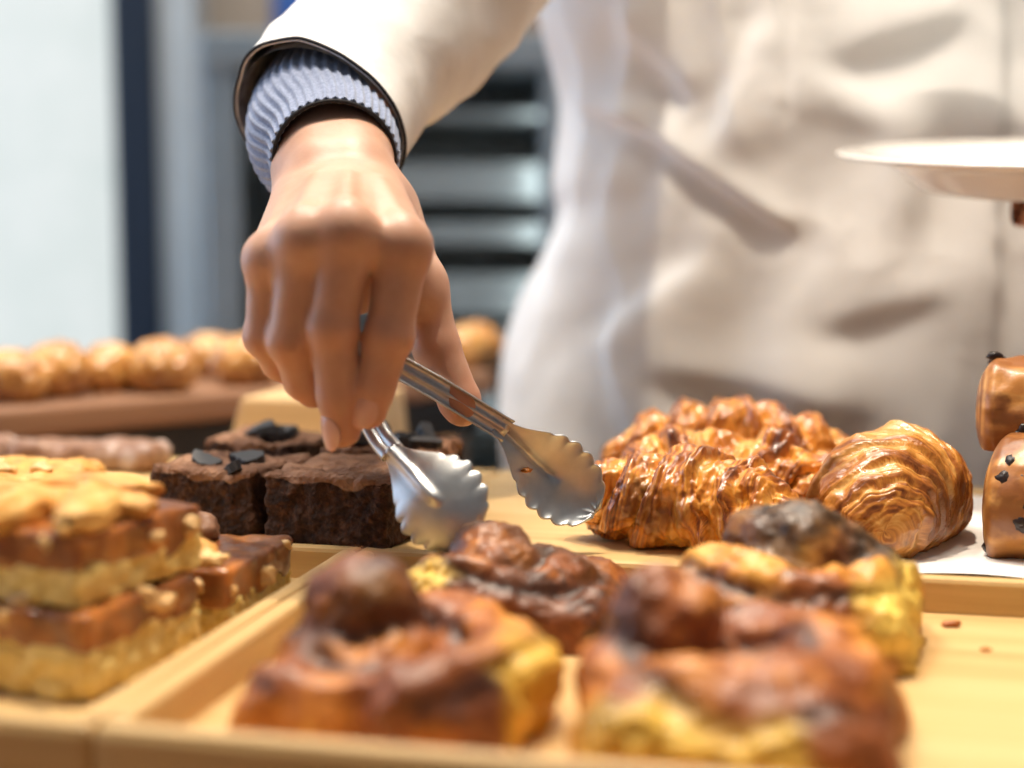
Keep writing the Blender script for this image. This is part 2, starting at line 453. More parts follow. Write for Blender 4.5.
s.color(s.mix(s.val(s.noise(45, 4), 0.52, 0.72), s.ramp(s.noise(80, 4), [(0.3, (0.20, 0.095, 0.055)), (0.7, (0.34, 0.18, 0.10))]), (0.55, 0.44, 0.40))); s.bump(s.noise(140), 0.4, 0.002); MAT['iced'] = s.m
MAT['porcelain'] = plain('porcelain', (0.84, 0.82, 0.78), 0.12, 0.01, coat=0.3)
s = M_('paper'); s.set(rough=0.7); s.color(s.ramp(s.noise(30), [(0.3, (0.72, 0.70, 0.68)), (0.7, (0.80, 0.79, 0.77))])); s.bump(s.noise(60, 3), 0.4, 0.002); MAT['paper'] = s.m
MAT['black'] = plain('black_board', (0.008, 0.009, 0.012), 0.5)
MAT['navy'] = plain('dark_window_frame', (0.018, 0.028, 0.048), 0.4)
MAT['frame_grey'] = plain('pale_frame', (0.56, 0.60, 0.62), 0.45, 0.04)
MAT['fridge'] = plain('brushed_cabinet', (0.40, 0.47, 0.52), 0.35, 0.08, 20, metal=0.5)
MAT['fridge_in'] = plain('cabinet_inside', (0.72, 0.74, 0.73), 0.7, 0.10, 12)
MAT['shelf'] = plain('shelf_metal', (0.38, 0.43, 0.44), 0.75, 0.1, 20, spec=0.2)
MAT['wall'] = plain('beige_plaster', (0.52, 0.43, 0.35), 0.85, 0.05, 6)
MAT['ceiling'] = plain('white_ceiling', (0.80, 0.79, 0.77), 0.9, 0.02, 5)
MAT['floor'] = plain('floor_tile', (0.36, 0.33, 0.30), 0.5, 0.08, 9)
MAT['blue_poster'] = plain('blue_poster', (0.05, 0.16, 0.55), 0.5, 0.3, 22)
MAT['brown_panel'] = wood('brown_panel', (0.30, 0.18, 0.10), (0.38, 0.24, 0.14), (0.44, 0.29, 0.18), 0, 0.5, 0.3)
s = M_('frosted_window'); s.set(rough=0.5, col=(0.2, 0.2, 0.2))
e = s.ramp(s.noise(9, 6, 0.7), [(0.3, (0.80, 0.88, 0.84)), (0.7, (0.93, 0.98, 0.95))]); s.link(e, s.b.inputs['Emission Color']); s.set(emits=0.74); MAT['window'] = s.m

s = M_('daylight_fill_panel'); s.set(rough=0.5, col=(0.2, 0.2, 0.2))
e = s.ramp(s.noise(3, 3), [(0.3, (0.50, 0.70, 1.0)), (0.7, (0.62, 0.80, 1.0))]); s.link(e, s.b.inputs['Emission Color']); s.set(emits=3.0); MAT['daylight_fill'] = s.m  # glow of the added panel that tints the coat's left side blue
# ------------------------------------------------------------------ room
def struct(name, lo, hi, m, **kw):
    o = box(name, lo, hi, m, **kw); o['kind'] = 'structure'; return o
struct('floor', (-2.6, -2.2, -0.05), (2.6, 3.0, 0.0), MAT['floor'])
struct('ceiling', (-2.6, -2.2, 2.8), (2.6, 3.0, 2.85), MAT['ceiling'])
struct('wall_back', (-2.6, 2.75, 0.0), (2.6, 2.85, 2.8), MAT['wall'])
struct('wall_left', (-2.7, -2.2, 0.0), (-2.6, 2.85, 2.8), MAT['wall'])
struct('fill_panel_left', (-2.6, 0.2, 0.5), (-2.57, 2.45, 2.5), MAT['daylight_fill'])  # unseen glowing panel, added for bluish fill from the left
DW = 2.6
def wx(px, d): return (px - 512.0) / FPX * d * 1.0
struct('window_1', (-2.0, DW, 0.35), (wx(124, DW), DW + 0.03, 2.45), MAT['window'])
struct('trim_1', (wx(121, DW - .06), DW - 0.08, 0.0), (wx(164, DW - .06), DW + 0.05, 2.8), MAT['navy'], bw=0.006)
struct('trim_2', (wx(163, DW), DW - 0.06, 0.0), (wx(208, DW), DW + 0.05, 2.8), MAT['frame_grey'], bw=0.006)
struct('trim_3', (-0.36, 2.70, 1.36), (0.9, 2.75, 2.0), MAT['brown_panel'])

# counters (an L: the long front counter and the wing behind at the left)
ct = thing('counter', 'long brown wooden shop counter under all the trays', 'counter', (0, 0, 0))
box('countertop', (-0.95, 0.27, 0.872), (0.95, 0.86, 0.905), MAT['counter'], ct, 0.004)
box('countertop', (-0.95, 0.861, 0.872), (-0.05, 1.75, 0.905), MAT['counter'], ct, 0.004)
box('cabinet_front', (-0.90, 0.31, 0.0), (0.90, 0.34, 0.872), MAT['counter'], ct)
box('cabinet_side', (-0.08, 0.865, 0.0), (-0.06, 1.72, 0.872), MAT['counter'], ct)

# tall cabinet with shelves far behind
FD = 2.05
fx0, fx1 = wx(206, FD), wx(566, FD)
fr = thing('display_cabinet', 'tall grey metal display cabinet with shelves behind the baker', 'cabinet', (fx0, FD, 0.0))
W_ = fx1 - fx0
box('back_panel', (0.0, 0.42, 0.1), (W_, 0.45, 1.38), MAT['fridge_in'], fr)
box('side_panel', (0.0, 0.0, 0.0), (0.055, 0.45, 1.385), MAT['fridge'], fr, 0.004)
box('side_panel', (W_ - 0.035, 0.0, 0.0), (W_, 0.45, 1.385), MAT['fridge'], fr, 0.004)
box('top_panel', (0.0, -0.01, 1.345), (W_, 0.45, 1.395), MAT['fridge'], fr, 0.004)
box('mullion', (0.10, 0.0, 0.1), (0.155, 0.04, 1.345), MAT['black'], fr, 0.003)
box('base_panel', (0.0, 0.0, 0.0), (W_, 0.45, 0.10), MAT['fridge'], fr)
for zz, th in ((1.285, 0.012), (1.205, 0.055), (1.115, 0.03), (1.035, 0.06), (0.95, 0.03), (0.85, 0.05), (0.7, 0.03)):
    box('shelf', (0.156, 0.04, zz - th), (W_ - 0.036, 0.419, zz), MAT['shelf'], fr, 0.003)
bp = box('wall_poster', (-0.47, 2.735, 1.42), (-0.36, 2.748, 1.75), MAT['blue_poster'])
tag(bp, 'small blue poster on the beige wall above the cabinet', 'poster')

# ------------------------------------------------------------------ trays
def tray(label, a0, a1, b0, b1, floor_z, rail_h, parts=('n', 'f', 'l', 'r'), th=0.008, base=0.008):
    r = thing('wooden_tray', label, 'tray', T((a0 + a1) / 2, (b0 + b1) / 2, floor_z - base), YAW)
    hx, hy = (a1 - a0) / 2, (b1 - b0) / 2
    box('tray_base', (-hx, -hy, 0), (hx, hy, base), MAT['bamboo'], r)
    top = base + rail_h
    if 'n' in parts: box('rail', (-hx - th, -hy - th, 0), (hx + th, -hy, top), MAT['bamboo'], r, 0.0038)
    if 'f' in parts: box('rail', (-hx - th, hy, 0), (hx + th, hy + th, top), MAT['bamboo'], r, 0.0022)
    if 'l' in parts: box('rail', (-hx - th, -hy, 0), (-hx, hy, top), MAT['bamboo_cross'], r, 0.0022)
    if 'r' in parts: box('rail', (hx, -hy, 0), (hx + th, hy, top), MAT['bamboo_cross'], r, 0.0022)
    return r
tray('pale wooden tray in the foreground holding the brown buns', 0.0, 0.40, 0.0, 0.230, F0, 0.015)
tray('pale wooden tray in the left foreground holding the caramel bars', -0.3365, -0.0165, 0.0, 0.230, F0, 0.015)
B0 = 0.2395
ZB = F0 + 0.013
def board(label, a0, a1, b0, b1):
    r = thing('serving_board', label, 'board', T((a0 + a1) / 2, (b0 + b1) / 2, 0.906), YAW)
    hx, hy = (a1 - a0) / 2, (b1 - b0) / 2
    box('board_top', (-hx, -hy, ZB - 0.906 - 0.012), (hx, hy, ZB - 0.906), MAT['bamboo'], r, 0.0015)
    for sy in (-1, 1): box('foot', (-hx + .02, sy * hy * .8 - .01, 0), (hx - .02, sy * hy * .8 + .01, ZB - 0.906 - 0.012), MAT['bamboo'], r)
    return r
board('pale wooden board under the chocolate brownies', -0.30, 0.0, B0, B0 + 0.24)
board('pale wooden board under the croissants', 0.0012, 0.50, B0, B0 + 0.24)
# white baking paper under the croissants
pp = np.zeros((40, 30, 3))
for i in range(40):
    for j in range(30):
        a = 0.225 + 0.235 * i / 39; b = B0 + 0.004 + 0.20 * j / 29
        pp[i, j] = T(a, b, ZB + 0.0009 + 0.0006 * math.sin(a * 90) * math.sin(b * 70))
tag(mk('baking_paper', *gridvf(pp), MAT['paper']), 'sheet of white baking paper under the right-hand croissant', 'paper')

# ------------------------------------------------------------------ buns
def make_bun(seed, turns=1.35, knob=(0.0, 0.0), phi0=0.0, flip=1, kn_r=0.0155, rs=0.0165, zs=1.0, torn=(0.0,), r0=0.0365, kz=0.0335, kflat=.95, burn=0.0, kwide=1.0):
    f = Field((-.064, -.064, -.003), (.064, .064, .068), 0.0013)
    P = f.P.copy()
    f.P = P + 0.0030 * np.stack([vnoise(P * 48, seed), vnoise(P * 48, seed + 5), vnoise(P * 48, seed + 9)], -1) + .004 * np.stack([vnoise(P * 20, seed), vnoise(P * 20, seed + 5), 0 * P[..., 0]], -1)
    base = f.rbox((0, 0, 0.006), (.042, .040, .016), .014)
    n = 60; pts = []
    for i in range(n + 1):
        u = i / n; ph = phi0 + flip * turns * 2 * math.pi * u
        r = r0 * (1 - u) + 0.004 * u
        pts.append((r * math.cos(ph) + knob[0] * u, r * math.sin(ph) * .95 + knob[1] * u, 0.0140 + 0.005 * u + 0.002 * math.sin(3 * ph + seed)))
    st = None
    for i in range(n):
        rr = rs * (1 - 0.36 * i / n) * (1 + .08 * math.sin(i * .35 + seed))
        c = f.cone(pts[i], pts[i + 1], rr, rr)
        st = c if st is None else np.minimum(st, c)
    F = smin(base, st, 0.003)
    kb = f.ell((knob[0], knob[1], kz), (kn_r * kwide, kn_r * .95, kn_r * kflat))
    F = smin(F, kb, 0.0015)
    v, q = f.mesh(F)
    v = relax(v, q, 1)
    # filling laid between the turns of the rolled strand
    x, y = v[:, 0], v[:, 1]
    sd = np.min(np.stack([np.linalg.norm(v - np.array(p_), axis=1) - rs for p_ in pts[::2]], 1), 1)
    rad = np.hypot(x, y); ph = np.arctan2(y, x)
    u = (r0 - rad) / (r0 - .004)
    d = ((flip * (ph - phi0) / (2 * math.pi)) - u * turns + 0.5) % 1.0
    fill = np.exp(-(d / 0.12) ** 2) + np.exp(-((d - 1.0) / 0.12) ** 2)
    dk = np.linalg.norm(v - np.array([knob[0], knob[1], kz]), axis=1)
    kn = sstep(kn_r * 1.25, kn_r * 1.05, dk)
    fill = fill * (1 - kn) * sstep(0.008, 0.022, v[:, 2]) + np.exp(-((dk - kn_r * 1.15) / .0028) ** 2) * .9
    nr = vnormals(v, q)
    v = v + nr * (0.0014 * fbm(v * 130, seed + 3, 3) + .0010 * vnoise(v * 60, seed + 6) - 0.0018 * np.clip(fill, 0, 1))[:, None]
    v[:, 2] = np.maximum(v[:, 2], 0) * zs
    tear = np.zeros(len(v))
    for t_ in torn:
        da = np.abs((np.arctan2(v[:, 1], v[:, 0]) - t_ + math.pi) % (2 * math.pi) - math.pi)
        tear = np.maximum(tear, sstep(.75, .45, da + .25 * fbm(v * 60, seed + 4, 2)) * sstep(.034 * zs, .022 * zs, v[:, 2] + .006 * vnoise(v * 70, seed + 2)) * sstep(.030, .040, rad))
    v = v + nr * (tear * .0016 * fbm(v * 260, seed + 13, 2))[:, None]; v[:, 2] = np.maximum(v[:, 2], 0)
    rise = np.clip(sstep(0.0, 0.034, v[:, 2]) * .8 + .35 * kn, 0, 1)
    return v, q, dict(fill=np.clip(fill, 0, 1), rise=rise, torn=tear, burn=burn * sstep(-.022, -.004, v[:, 1] + .014 * fbm(v * 50, seed + 21, 2)) * sstep(.013, .026, v[:, 2] / zs + .006 * vnoise(v * 80, seed)))
def bun(label, pos, rz, m, seed, s=1.0, **kw):
    r = thing('cinnamon_bun', label, 'bun', pos, rz, 'cinnamon buns on the front tray')
    v, q, a = make_bun(seed, **kw)
    mk('bun_dough', v * s, q, m, r, attrs=a)
    return r
ZT = F0 + 0.0002
bun('brown knotted bun with a round knob nearest the wooden divider rail', (-0.038, 0.434, ZT), R(-12), MAT['bun'], 3, 1.09, kn_r=.0172, zs=.95, knob=(-0.012, 0.002), phi0=R(-60), turns=1.25, torn=(R(-5),))
bun('brown knotted bun with a chocolate hollow at the front edge of the tray', (0.070, 0.403, ZT), R(-14), MAT['bun'], 11, 1.12, kn_r=.0170, knob=(-0.022, 0.008), phi0=R(95), turns=1.3, flip=-1, torn=(R(-100),), zs=.98)
bun('dark bun at the back of the tray below the tong tips', (0.003, 0.541, ZT), R(-8), MAT['bun_dark'], 21, 1.03, knob=(-0.010, -0.006), phi0=R(120), turns=1.4, kn_r=0.0190, kz=.024, kflat=.9, burn=.5, torn=(R(200),))
bun('golden bun with blackened top and pale crumb side before the croissants', (0.110, 0.516, ZT), R(-20), MAT['bun_gold'], 33, 1.07, knob=(0.002, 0.006), phi0=R(230), turns=1.9, r0=.037, torn=(R(-15),), zs=1.14, kn_r=.0225, kz=.0225, kflat=.95, burn=1.0, kwide=1.4)
for k, (px, py, r_) in enumerate(((951, 627, .0022), (986, 651, .0012), (921, 640, .001))):
    c = on(px, py, F0)
    v, q = blob((r_ * 1.7, r_, r_ * .7), 8, .25, 2, k)
    tag(mk('crumb', v + c + np.array([0, 0, r_ * .6]), q, MAT['bun']), ['largest brown crumb on the bare tray floor beside the golden bun', 'tiny brown crumb farthest right on the bare tray floor', 'tiny brown crumb on the tray next to the golden bun side'][k], 'crumb', 'crumbs on the front tray')

# ------------------------------------------------------------------ croissants
def make_croissant(seed, L=0.15, rmax=0.034, bend=R(100), nt=300, nth=150, lam_amp=0.0005, step=0.0026, flat=0.74, fat=1.0, edges_=(0.0, 0.30, 0.56, 0.79, 0.97, 1.4), tilt=.10, droop=0.0, lump=.0022):
    t = np.sin(np.linspace(-1, 1, nt) * math.pi / 2 * .999); th = np.linspace(0, 2 * math.pi, nth, endpoint=False)
    Tm, Th = np.meshgrid(t, th, indexing='ij')
    edges = np.array(edges_)
    wob = 0.030 * np.sin(Th + 0.7 * seed) + 0.022 * vnoise(np.stack([np.cos(Th) * 1.3, np.sin(Th) * 1.3, Tm * 3], -1), seed)
    a = np.abs(Tm) + wob + tilt * np.sin(Th + 1.3 * seed)
    a = np.clip(a, 0.0, 1.3)
    k = np.clip(np.searchsorted(edges, a, side='right') - 1, 0, len(edges) - 2)
    s = (a - edges[k]) / (edges[k + 1] - edges[k])
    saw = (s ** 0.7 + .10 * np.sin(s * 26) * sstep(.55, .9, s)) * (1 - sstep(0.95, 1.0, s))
    env = rmax * np.power(np.clip(1 - np.abs(Tm) ** 1.7, 0, 1), 0.62 * fat)
    lc = a * 34 + (1 - env / rmax) * 26 + .25 * np.sin(2 * Th + k)
    lamn = vnoise(np.stack([lc, k * 3.7 + 0 * a, np.cos(Th) * .6], -1), seed + 4)
    lam2 = vnoise(np.stack([lc * 2.3, k * 1.7 + 0 * a, np.sin(Th) * 0.9], -1), seed + 14)
    fade = np.clip(env / rmax * 1.6, 0.0, 1)
    rad = env + fade * (step * (saw - 0.4) + lam_amp * (lamn + .6 * lam2)) + fade * lump * fbm(np.stack([np.cos(Th) * 2, np.sin(Th) * 2, Tm * 6 + k * 3.3], -1), seed + 7, 3)
    ang = Tm * bend / 2; Rb = L / bend
    cx = Rb * np.sin(ang); cy = Rb * (1 - np.cos(ang))
    nx, ny = -np.sin(ang), np.cos(ang)      # in-plane normal
    X = cx + nx * rad * np.cos(Th); Y = cy + ny * rad * np.cos(Th); Z = rad * np.sin(Th) * 0.97
    Z = Z - droop * np.abs(Tm) ** 2.2
    Z = np.maximum(Z, -rmax * flat) + rmax * flat
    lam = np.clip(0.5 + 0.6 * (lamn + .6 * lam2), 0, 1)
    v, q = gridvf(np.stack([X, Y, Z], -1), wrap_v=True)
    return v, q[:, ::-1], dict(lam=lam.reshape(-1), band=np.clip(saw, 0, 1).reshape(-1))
def croissant(name, label, pos, rz, m, data, group, rx=0.0, ry=0.0, s=1.0, cat='croissant'):
    r = thing(name, label, cat, pos, rz, group)
    r.rotation_euler = (rx, ry, rz)
    v, q, a = data
    mk('crust', v * s, q, m, r, attrs=a)
    return r
GC = 'croissants on the back board'
cr_a = make_croissant(5, 0.140, 0.0295, R(60), step=.0075, lam_amp=.00012, edges_=(0.0, .34, .66, .95, 1.5), tilt=.19, lump=.0040)
cr_b = make_croissant(9, 0.160, 0.0310, R(70), step=0.0085, lam_amp=.00012, edges_=(0.0, .30, .60, .88, 1.5), tilt=.20, lump=.0040)
cr_c = make_croissant(12, 0.130, 0.0270, R(60), step=0.0075, lam_amp=.00012, edges_=(0.0, .34, .66, .92, 1.5), tilt=.20, lump=.0040)
cr_r = make_croissant(2, 0.112, 0.0345, R(80), lam_amp=0.0005, step=0.0030, fat=0.62, edges_=(0.0, 0.36, 0.60, 0.74, 0.84, 0.92, 1.4), tilt=.14, droop=.010)
q_ = at(890, 500, .636)
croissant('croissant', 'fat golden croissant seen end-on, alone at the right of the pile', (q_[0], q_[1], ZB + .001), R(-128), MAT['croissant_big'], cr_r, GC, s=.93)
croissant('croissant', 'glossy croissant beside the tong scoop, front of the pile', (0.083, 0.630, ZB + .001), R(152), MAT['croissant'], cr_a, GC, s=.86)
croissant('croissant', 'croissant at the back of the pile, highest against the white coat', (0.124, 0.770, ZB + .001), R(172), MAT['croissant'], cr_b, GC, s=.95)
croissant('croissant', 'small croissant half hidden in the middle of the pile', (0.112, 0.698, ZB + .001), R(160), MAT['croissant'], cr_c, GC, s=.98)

# chocolate chip rolls at the right edge
def make_roll(seed, L=0.095, r=0.03):
    nt, nth = 120, 120
    t = np.linspace(0, 1, nt); th = np.linspace(0, 2 * math.pi, nth, endpoint=False)
    Tm, Th = np.meshgrid(t, th, indexing='ij')
    e = np.minimum(t, 1 - t) * L
    prof = np.sqrt(np.clip(1 - (1 - np.clip(e / 0.010, 0, 1)) ** 2, 0, 1))[:, None]
    lam0 = vnoise(np.stack([Tm * 3, np.cos(Th - 2) * 2.0 + Tm * .4, np.sin(Th) * 9], -1), seed)
    capf = sstep(.0085, .003, np.repeat(e[:, None], nth, 1))
    lam = lam0 * (1 - capf) + capf * np.sin(2 * math.pi * (prof * 4.5 + Th / (2 * math.pi)))
    rad = prof * (r + 0.0022 * fbm(np.stack([np.cos(Th) * 1.5, np.sin(Th) * 1.5, Tm * 4], -1), seed, 3) + 0.0012 * sstep(2.0, 2.5, Th) - 0.0012 * sstep(4.6, 4.7, Th))
    X = (Tm - 0.5) * L; Y = rad * np.cos(Th); Z = np.maximum(rad * np.sin(Th), -r * .72) + r * .72
    v, q = gridvf(np.stack([X + 0 * Y, Y, Z], -1), wrap_v=True)
    return v, q[:, ::-1], dict(lam=np.clip(.55 + .5 * lam, 0, 1).reshape(-1))
def choc_roll(label, pos, rz, seed, chips, rx=0.0, s=1.0, r=0.03):
    o = thing('chocolate_roll', label, 'pastry', pos, rz, 'chocolate chip rolls at the right edge')
    o.rotation_euler = (rx, 0, rz)
    v, q, a = make_roll(seed, r=r)
    mk('crust', v * s, q, MAT['choc_roll'], o, attrs=a)
    rng = np.random.RandomState(seed)
    for k in range(chips):
        th = rng.uniform(R(30), R(235)); x = rng.uniform(-.042, .042)
        c = np.array([x, r * 1.0 * math.cos(th), max(r * 1.0 * math.sin(th), -r * .6) + r * .72])
        nrm = np.array([0, math.cos(th), math.sin(th)])
        bv, bq = blob((.0036, .0036, .0022), 9, .18, 2, k)
        e1 = np.array([1., 0, 0]); e2 = np.cross(nrm, e1)
        bv = bv @ np.stack([e1, e2, nrm])
        mk('chocolate_chip', (bv + c) * s, bq, MAT['choc'], o)
    return o
pr = on(1040, 573, ZB)
choc_roll('chocolate chip roll lying next to the end-on croissant', (pr[0] + .036, pr[1] + .024, ZB + .001), R(-32), 4, 40, s=1.04)
choc_roll('chocolate chip roll behind the lower one at the right edge', (pr[0] + .070, pr[1] + .100, ZB + .001), R(-32), 8, 26, s=1.0)
choc_roll('uppermost chocolate chip roll stacked at the right edge', (pr[0] + .040, pr[1] + .058, ZB + .0450), R(-22), 15, 30, s=1.0, r=0.025)

# ------------------------------------------------------------------ caramel bars
def caramel_bar(label, pos, rz, hx, hy, seed, base_h=0.019, car_h=0.012, top='strips'):
    r = thing('caramel_bar', label, 'cake bar', pos, rz, 'caramel bars on the left tray')
    v, q = noisy_box((hx, hy, base_h / 2), 70, 0.0025, 0.0014, 150, seed, 4)
    mk('shortbread_base', v, q, MAT['shortbread'], r)
    v, q = noisy_box((hx + .0006, hy + .0006, car_h / 2), 44, 0.0028, 0.0010, 70, seed + 3)
    low = sstep(0.6, 0.0, v[:, 2] / car_h)
    v[:, 2] -= low * (0.0035 + 0.0045 * vnoise(v * np.array([70, 70, 1]), seed + 6))
    v[:, 2] += base_h - 0.0006
    mk('caramel_layer', v, q, MAT['caramel'], r)
    zt = base_h + car_h
    rng = np.random.RandomState(seed)
    if top == 'strips':
        for k in range(7):
            a = rng.uniform(0, math.pi); px = rng.uniform(-hx, hx) * .78; py = rng.uniform(-hy, hy) * .80
            bv, bq = blob((rng.uniform(.018, .028), rng.uniform(.0075, .0095), .0072), 26, .12, 2.6, seed * 10 + k)
            c, s_ = math.cos(a), math.sin(a); bv = bv @ np.array([[c, s_, 0], [-s_, c, 0], [0, 0, 1]])
            mk('cookie_dough_piece', bv + np.array([px, py, zt + .0018 + .0012 * (k % 3)]), bq, MAT['cookie'], r)
    for k in range(6 if top == 'strips' else 10):
        side = k % 3
        px, py = (rng.uniform(-hx, hx) * .95, -hy + .0012) if side == 0 else ((hx - .0012, rng.uniform(-hy, hy) * .95) if side == 1 else (rng.uniform(-hx, hx) * .9, rng.uniform(-hy, hy) * .9))
        pz = base_h + rng.uniform(.001, car_h * .8) if side < 2 else zt + .0008
        rr = rng.uniform(.0028, .0052)
        bv, bq = blob((rr * 1.2, rr * .8, rr * .8), 14, .38, 1.8, seed * 20 + k)
        mk('nut', bv + np.array([px, py, pz]), bq, MAT['nut'], r)
    return r
zb2 = F0 + 0.0002
RB = R(-20)
def bar_pos(corner, hx, hy, rz):
    """place by the near right bottom corner"""
    c, s_ = math.cos(rz), math.sin(rz)
    return corner[0] - (c * hx - s_ * -hy), corner[1] - (s_ * hx + c * -hy)
cA = on(88, 706, F0)
x, y = bar_pos(cA, .036, .034, RB)
caramel_bar('lower caramel shortbread bar, bottom of the stack of two', (x, y, zb2), RB, .036, .034, 3, 0.0205, 0.0105, 'nuts')
cB = at(76, 612, cA[1] + .003)
x, y = bar_pos(cB, .036, .037, R(-22))
caramel_bar('upper caramel bar with golden cookie dough on top of the stack', (x, y, F0 + .0310), R(-22), .036, .035, 7, 0.0145, 0.0115, 'strips')
cC = on(229, 642, F0)
x, y = bar_pos(cC, .034, .032, R(-13))
r3 = caramel_bar('caramel bar lying behind the stack against the divider rail', (x, y, zb2), R(-13), .034, .032, 12, 0.017, 0.012, 'nuts')
bv, bq = blob((.024, .008, .006), 24, .12, 2, 3); c, s_ = math.cos(R(-28)), math.sin(R(-28)); bv = bv @ np.array([[c, s_, 0], [-s_, c, 0], [0, 0, 1]])
mk('cookie_dough_piece', bv + np.array([.004, -.012, .0315]), bq, MAT['cookie'], r3)
bv, bq = blob((.012, .010, .008), 24, .12, 2, 8)
mk('chocolate_piece', bv + np.array([-.004, .014, .033]), bq, MAT['iced'], r3)

# ------------------------------------------------------------------ brownies
def brownie(label, pos, rz, hx, hy, h, seed, bits=0):
    r = thing('brownie', label, 'brownie', pos, rz, 'brownies on the left back board')
    v, q = noisy_box((hx, hy, h / 2), 110, 0.0026, 0.0017, 120, seed, 5)
    nr = vnormals(v, q)
    top = sstep(.3, .8, nr[:, 2]) * sstep(h * .8, h * .93, v[:, 2]) + 0.8 * sstep(h * .80, h * .92, v[:, 2] + .004 * fbm(v * 70, seed + 2, 2))
    v[:, 2] += (v[:, 2] > h * .8) * 0.0016 * fbm(v * 40, seed + 5, 2)
    mk('cake', v, q, MAT['brownie'], r, attrs=dict(top=np.clip(top, 0, 1)))
    rng = np.random.RandomState(seed)
    for k in range(bits):
        rr = rng.uniform(.008, .013)
        p = np.linspace(0, 2 * math.pi, 26, endpoint=False)
        cut = rng.uniform(-.2, .5)
        ring = np.stack([np.cos(p) * rr, np.maximum(np.sin(p), -cut) * rr + rr * .06 * np.sin(9 * p)], -1)
        th = .0048
        vv = np.array([[a, b, z] for z in (0, th) for a, b in ring])
        ff = [tuple(range(26))[::-1], tuple(range(26, 52))] + [(i, (i + 1) % 26, 26 + (i + 1) % 26, 26 + i) for i in range(26)]
        M = Matrix.Rotation(rng.uniform(0, 6.28), 3, 'Z') @ Matrix.Rotation(rng.uniform(-.5, .5), 3, 'X') @ Matrix.Rotation(rng.uniform(-.5, .5), 3, 'Y')
        vv = vv @ np.array(M).T + np.array([rng.uniform(-hx, hx) * .75, rng.uniform(-hy, hy) * .75, h - .001])
        o = mk('cookie_piece', vv, ff, MAT['black_cookie'], r, smooth=False); bevel(o, .0006)
    return r
def nearest_corner(corner, hx, hy, rz):
    """near-right corner (local +x, -y) at that point"""
    return bar_pos(corner, hx, hy, rz)
cb = on(385, 553, ZB)
x, y = nearest_corner(cb, .0315, .031, R(-20))
brownie('dark chocolate brownie in front, with an open crumb face', (x, y, ZB + .0003), R(-20), .0315, .031, .0335, 4, 0)
x2, y2 = T(-0.105, B0 + .052)[:2]
brownie('brownie with a smooth pale top left of the front brownie', (x - .064, y + .027, ZB + .0003), R(-22), .030, .028, .032, 9, 3)
brownie('brownie topped with black cookie pieces behind the front brownie', (x + .014, y + .066, ZB + .0003), R(-14), .032, .026, .0365, 17, 9)
brownie('brownie topped with black cookie pieces behind the pale one', (x - .058, y + .104, ZB + .0003), R(-20), .028, .027, .035, 23, 6)

# oat bar and iced slices at the far left of the back board
def iced_slice(label, c, rz, L, r_, seed, m='iced'):
    v, q = noisy_box((L, r_, r_ * .55), 50, r_ * .45, .002, 70, seed)
    o = mk('iced_slice', v, q, MAT[m]); o.location = tuple(c); o.rotation_euler = (0, 0, rz)
    return tag(o, label, 'cake slice', 'iced slices on the back board')
c1 = on(115, 474, ZB)
iced_slice('brown iced slice with a pale cut end behind the bars', (c1[0] - .02, c1[1] + .02, ZB + .0003), R(-8), .050, .0165, 3)
iced_slice('brown iced slice farthest left behind the bars', (c1[0] - .125, c1[1] + .03, ZB + .0003), R(-4), .052, .018, 6)
ob = thing('oat_bar', 'golden brown oat bar with rough top behind the caramel stack', 'cake bar', (at(30, 460, .68)[0] - .022, .70, ZB + .0003), R(-12))
v, q = noisy_box((.044, .03, .0135), 60, .006, .0022, 90, 31, 4); mk('oat_slab', v, q, MAT['cookie'], ob)
for k in range(5):
    bv, bq = blob((.006, .005, .0035), 12, .25, 2, 40 + k)
    mk('nut', bv + np.array([-.03 + .015 * k, -.02 + .008 * (k % 3), .0275]), bq, MAT['nut'], ob)

# ------------------------------------------------------------------ board with pastries behind, on a black stand
P0 = np.array([-0.42, 0.86]); P1 = np.array([-0.015, 1.24])
dv = (P1 - P0); Lb = np.linalg.norm(dv); dv /= Lb; nv = np.array([-dv[1], dv[0]])
ang = math.atan2(dv[1], dv[0])
mid = (P0 + P1) / 2 + nv * 0.12
ZS = 0.963
bb = thing('pastry_board', 'brown wooden board of pastries on a black stand at the back', 'board', (mid[0], mid[1], ZS - .022), ang)
box('board_top', (-Lb / 2, -.12, 0), (Lb / 2, .12, .022), MAT['walnut'], bb, .004)
st_ = thing('display_stand', 'black display stand under the brown pastry board', 'stand', (mid[0], mid[1], 0.905), ang)
box('stand_body', (-Lb / 2 + .012, -.112, 0), (Lb / 2 - .012, .112, ZS - .022 - 0.905), MAT['black'], st_, .002)
bgd = [(make_croissant(51, .062, .0225, R(30), 90, 60, .0002, .0014, .7, .95), 1.0), (make_croissant(57, .058, .0245, R(30), 90, 60, .0002, .0020, .7, 1.0), 1.0)]
spots = [(6, 383, .05, -20, 'leftmost'), (52, 380, .06, 35, 'second from the left'), (108, 372, .07, 80, 'third from the left'), (160, 374, .035, -10, 'in the middle of the row'), (206, 352, .13, 10, 'standing behind the others'),
         (243, 372, .045, 20, 'nearest the hand'), (462, 338, .045, 60, 'right of the thumb'), (503, 333, .06, 10, 'touching the coat edge')]
base_objs = {}
